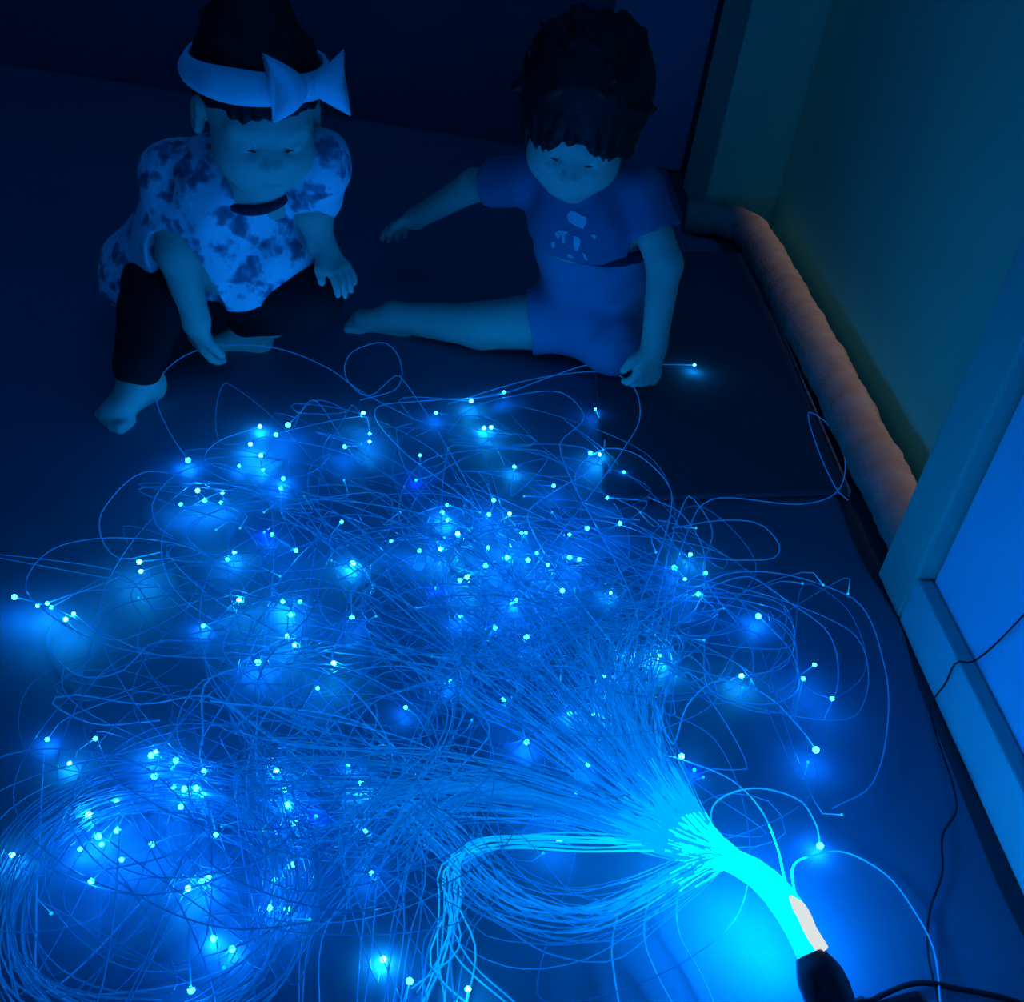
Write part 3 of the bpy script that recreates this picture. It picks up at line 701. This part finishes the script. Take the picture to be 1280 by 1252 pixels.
    for (x, z, l, w) in ((-.050, .030, .040, .012), (-.034, .036, .040, .012), (-.016, .040, .036, .012), (.004, .042, .030, .011), (.020, .040, .044, .012), (.036, .036, .046, .012), (.052, .030, .046, .012)):
        yy = .062 * math.cos(x / .062 * .9) + .006
        F.cone(H.w(x, yy, z), H.w(x * 1.06 + .006 * math.sin(90 * x), yy + .013, z - l * .55), w, w * .75, .006); F.cone(H.w(x * 1.06 + .006 * math.sin(90 * x), yy + .013, z - l * .55), H.w(x * 1.10 + .01 * math.sin(90 * x), yy + .012, z - l), w * .7, .002, .004)
    hair = F.mesh('hair', M['hair'], 1); adopt(hair, root)
    # brows/lashes as thin dark strokes
    for sx in (-1, 1):
        ln = [H.w(sx * (.018 + .018 * t), .0705 - .006 * t * t, -.0205 + .002 * math.sin(math.pi * t)) for t in np.linspace(0, 1, 6)]
        adopt(tube('eyelashes', ln, .0011, M['hair'], sides=5), root)
    # print on the chest: a small emblem over a row of letters, laid on the cloth
    from mathutils.bvhtree import BVHTree
    dg = bpy.context.evaluated_depsgraph_get(); me = tee.data
    bvh = BVHTree.FromPolygons([v.co.copy() for v in me.vertices], [tuple(p.vertices) for p in me.polygons])
    def decal(name, poly, holes=()):       # pixel polygon -> patch following the shirt
        V = []; F_ = []
        def hit(x, y):
            d_ = Vector(ray(x, y)); loc, nor, i_, dist = bvh.ray_cast(Vector(CP), d_); 
            return None if loc is None else (loc + nor * .0012)
        cx = sum(p[0] for p in poly) / len(poly); cy = sum(p[1] for p in poly) / len(poly)
        ring = [hit(*p) for p in poly]; c_ = hit(cx, cy)
        if c_ is None or any(q is None for q in ring): return
        V = [tuple(q) for q in ring] + [tuple(c_)]; n_ = len(ring); F_ = [(i, (i + 1) % n_, n_) for i in range(n_)]
        o = link(name, V, F_, M['print'], None, False); md = o.modifiers.new('solid', 'SOLIDIFY'); md.thickness = .0012; md.offset = 0
        o.parent = tee; o.matrix_parent_inverse = (Matrix.Translation(root.location) @ Matrix.Translation(-root.location))
        o.matrix_parent_inverse = Matrix.Identity(4)
    decal('emblem', [(709, 270), (713, 263), (721, 265), (727, 269), (733, 271), (733, 279), (729, 286), (721, 283), (711, 277)])
    L_ = [[(694, 291), (699, 288), (710, 289), (709, 293), (700, 294), (698, 300)], [(703, 293), (707, 293), (707, 304), (703, 304)], [(690, 303), (694, 301), (695, 308), (691, 310)],
          [(717, 294), (724, 296), (726, 302), (723, 312), (719, 313), (717, 304)], [(738, 294), (742, 292), (746, 295), (743, 299)], [(708, 316), (714, 317), (719, 321), (712, 321)], [(728, 315), (731, 316), (735, 324), (731, 324)]]
    for q in L_: decal('letter', q)

toddler_in_tee()

# ------------------------------------------------------------------ the toddler with the bow
def toddler_with_bow():
    pel = P(232, 318, 1.46); bel = P(268, 288, 1.43); che = P(292, 245, 1.40); nek = P(318, 218, 1.375)
    hR = P(205, 335, 1.45); kR = P(190, 388, 1.335); aR = PZ(174, 474, .040)
    hL = P(272, 345, 1.46); kL = P(388, 372, 1.375); aL = PZ(312, 414, .032)
    sR = P(222, 215, 1.41); sL = P(390, 220, 1.395); eR = P(222, 318, 1.35); wR = P(245, 400, 1.335); eL = P(392, 266, 1.37); wL = P(402, 306, 1.36)
    H = Head(P(324, 130, 1.345), (.44, -.84, -.24), (.10, -.22, .95), 1.06)
    pts = [pel, bel, che, nek, hR, kR, aR, hL, kL, aL, sR, sL, eR, wR, eL, wL, H.c, aR + [0, -.1, 0], wR + [0, 0, -.07], wL + [.05, 0, -.05]]
    lo = np.min(pts, 0) - .13; hi = np.max(pts, 0) + .13; lo[2] = -.004; h = .0034
    root = empty('person', (aR[0], aR[1], .005)); tag(root, 'toddler in white bow headband and flowered top crouching over the strands', 'person')
    F = Field(lo, hi, h); head_shape(F, H)
    F.cone(H.w(0, -.022, -.050), nek + [0, .01, -.015], .033, .036, .015)
    F.cone(nek + [0, .01, -.02], che, .058, .078, .02); F.cone(che, bel, .078, .082, .02); F.cone(bel, pel, .082, .078, .02)
    F.cone(sR, sL, .033, .030, .02)
    F.cone(hR, kR, .052, .038, .015); F.cone(kR, aR, .036, .024, .012); F.cone(hL, kL, .052, .038, .015); F.cone(kL, aL, .036, .024, .012)
    foot(F, aR, None, PZ(144, 512, .02) - aR + np.array([0, 0, .016]), (0, .1, 1), 1.12)
    foot(F, aL, None, (-.7, -.2, -.05), (0, 0, 1), .95)
    F.cone(sR, eR, .033, .028, .012); F.cone(eR, wR, .028, .020, .01)
    F.cone(sL, eL, .031, .025, .012); F.cone(eL, wL, .025, .0185, .01)
    hand(F, wR, PZ(252, 446, .03) - wR, (.3, .4, -.3), (1, -.3, 0), .6)
    hand(F, wL, P(428, 342, 1.345) - wL, (-.3, .1, -1), (-.8, -.6, 0), .25, .9)
    adopt(F.mesh('body', M['skin']), root)
    # trousers
    F = Field(lo, hi, h)
    F.cone(pel, (hR + hL) / 2, .086, .08, .02); F.cone(hR, kR, .060, .046, .015); F.cone(kR, aR + [0, 0, .022], .045, .034, .012); F.cone(hL, kL, .060, .046, .015); F.cone(kL, aL + [0, 0, .02], .045, .033, .012)
    F.cut((0, 0, .006), (0, 0, -1)); F.cut(aR + [0, 0, .016], unit(aR - kR)) if False else None
    adopt(F.mesh('trousers', M['trousers']), root)
    # top: loose, flared, short puffed sleeves
    F = Field(lo, hi, h)
    F.cone(nek + [0, .012, -.022], che, .056, .084, .02); F.cone(che, bel, .084, .098, .02); F.cone(bel, pel + [0, 0, -.01], .096, .098, .03)
    F.cone(bel, P(305, 345, 1.40), .09, .062, .03); F.cone(bel, P(345, 318, 1.385), .08, .05, .03); F.cone(pel, P(172, 325, 1.46), .07, .050, .03); F.cone(pel, P(172, 352, 1.45), .06, .045, .03); F.cone(pel, P(175, 360, 1.43), .06, .045, .03)
    F.cone(sR, sL, .040, .040, .02)
    F.ell(sR + [-.004, 0, -.006], (.050, .050, .048), None, .012); F.cone(sR, sR * .62 + eR * .38, .042, .046, .012); F.ell(P(400, 206, 1.375), (.044, .044, .048), None, .012); F.cone(sL, eL * .45 + sL * .55, .040, .042, .01)
    fold = lambda X, Y, Z: np.sin(75 * X + 30 * Y) * (0.5 + 2.2 * np.clip(.26 - Z, 0, .2) * 4) + .6 * np.sin(120 * X - 60 * Z)
    F.ripple(.0018, fold)
    hem = P(300, 386, 1.36); F.cut(hem, (.42, .62, -1)); F.cone(nek + [.002, -.012, .018], H.w(0, 0, 0), .040, .058, .006, 'sub')
    F.cone(eR + unit(eR - sR) * .006, wR, .045, .045, .004, 'sub')
    adopt(F.mesh('flowered_top', M['flower']), root)
    # dark ring round the neck
    adopt(tube('neck_ring', [nek + np.array([.050 * math.cos(a), -.002 + .048 * math.sin(a), -.010 + .022 * math.sin(a)]) for a in np.linspace(0, 2 * math.pi, 33)], .0075, M['dark_band'], sides=8), root)
    # hair
    F = Field(H.c - .16, H.c + .16, .0034)
    F.ell(H.w(0, -.020, .030), (.076, .088, .072), H.fr); F.ell(H.w(0, -.045, -.010), (.070, .056, .070), H.fr, .02)
    F.ell(H.w(.0, -.055, .090), (.045, .042, .030), H.fr, .02)
    for i in range(9):
        t = -1 + 2 * i / 8; a = t * .9 + .25
        F.cone(H.w(.052 * math.sin(a), .052 * math.cos(a) - .008, .070), H.w(.066 * math.sin(a), .066 * math.cos(a) + .006, .022 + .01 * abs(t) - .008 * (i in (5, 6))), .014, .006, .008)
    r = random.Random(8)
    for i in range(30):
        u, v = r.uniform(-1, 1), r.uniform(.1, 1.4); c_ = H.w(.073 * math.sin(u * 3) * math.cos(v), -.02 + .084 * math.cos(u * 3) * math.cos(v), .03 + .068 * math.sin(v))
        o_ = unit(c_ - H.c); F.cone(c_ - o_ * .004, c_ + o_ * .006 - H.y * .02, .011, .004, .008)
    F.ell(H.w(0, .072, -.040), (.058, .052, .060), H.fr, .006, 'sub'); 
    for sx in (-1, 1): F.ell(H.w(sx * .075, .004, -.025), (.022, .030, .032), H.fr, .005, 'sub')
    adopt(F.mesh('hair', M['hair'], 1), root)
    for sx in (-1, 1):
        ln = [H.w(sx * (.018 + .018 * t), .0705 - .006 * t * t, -.0205 + .002 * math.sin(math.pi * t)) for t in np.linspace(0, 1, 6)]
        adopt(tube('eyelashes', ln, .0011, M['hair'], sides=5), root)
    # headband: a wide cloth strip round the head above the ears, higher at the front
    V = []; Fc = []; n = 64; tilt = .28
    for i in range(n):
        a = 2 * math.pi * i / n; base = np.array([.0835 * math.sin(a), -.018 + .0955 * math.cos(a), .036 + tilt * .09 * math.cos(a)])
        o_ = np.array([math.sin(a), math.cos(a), .25]); wv = np.array([-.20 * math.sin(a), -.26 * math.cos(a), 1.0]); wv /= np.linalg.norm(wv)
        hw = .0175 + .002 * math.sin(3 * a)
        for (u, t) in ((-1, 0), (-.5, .004), (0, .0055), (.5, .004), (1, 0), (1, -.004), (0, -.004), (-1, -.004)):
            V.append(H.w(*(base + wv * u * hw + o_ * (t + .0015 * math.sin(9 * a) * (t > 0)))))
    for i in range(n):
        j = (i + 1) % n
        for k in range(8): q = (k + 1) % 8; Fc.append((i * 8 + k, j * 8 + k, j * 8 + q, i * 8 + q))
    band = link('headband', V, Fc, M['white_cloth']); adopt(band, root)
    # bow tied on the band
    ab = -.42; kc = H.w(.0835 * math.sin(ab), -.018 + .108 * math.cos(ab), .044 + tilt * .09); ou = unit(kc - H.w(0, -.018, .03)); tx = unit(np.cross(ou, H.z)) ; tx = tx if tx @ H.x > 0 else -tx; tz = np.cross(tx, ou); tz = tz if tz @ H.z > 0 else -tz
    def lobe(sg, rise):
        Vv = []; Ff = []; ns = 9; m_ = 16
        for i in range(ns):
            t = i / (ns - 1); hgt = .008 + .031 * t ** .8; th = .005 + .011 * math.sin(math.pi * min(1, t * .9 + .05)); cen = kc + tx * sg * (.004 + .050 * t) + tz * rise * t + ou * (.006 + .006 * math.sin(math.pi * t))
            for k in range(m_):
                a = 2 * math.pi * k / m_; ca, sa = math.cos(a), math.sin(a)
                notch = -.012 * (1 - abs(ca)) * (t ** 4)
                Vv.append(cen + tz * hgt * ca * (1 + .06 * math.sin(5 * a)) + ou * th * sa * (1 if abs(ca) < .95 else .6) + tx * sg * notch)
        for i in range(ns - 1):
            for k in range(m_): q = (k + 1) % m_; Ff.append((i * m_ + k, i * m_ + q, (i + 1) * m_ + q, (i + 1) * m_ + k))
        Ff += [tuple(range(m_))[::-1], tuple(range((ns - 1) * m_, ns * m_))]
        o = link('bow_loop', Vv, Ff, M['white_cloth']); o.parent = band; return o
    lobe(-1, -.004); lobe(1, .006)
    F = Field(kc - .03, kc + .03, .0025); F.ell(kc + ou * .007, (.010, .009, .013), np.array([tx, ou, tz])); kn = F.mesh('bow_knot', M['white_cloth']); kn.parent = band

toddler_with_bow()
print('strands', count[0])
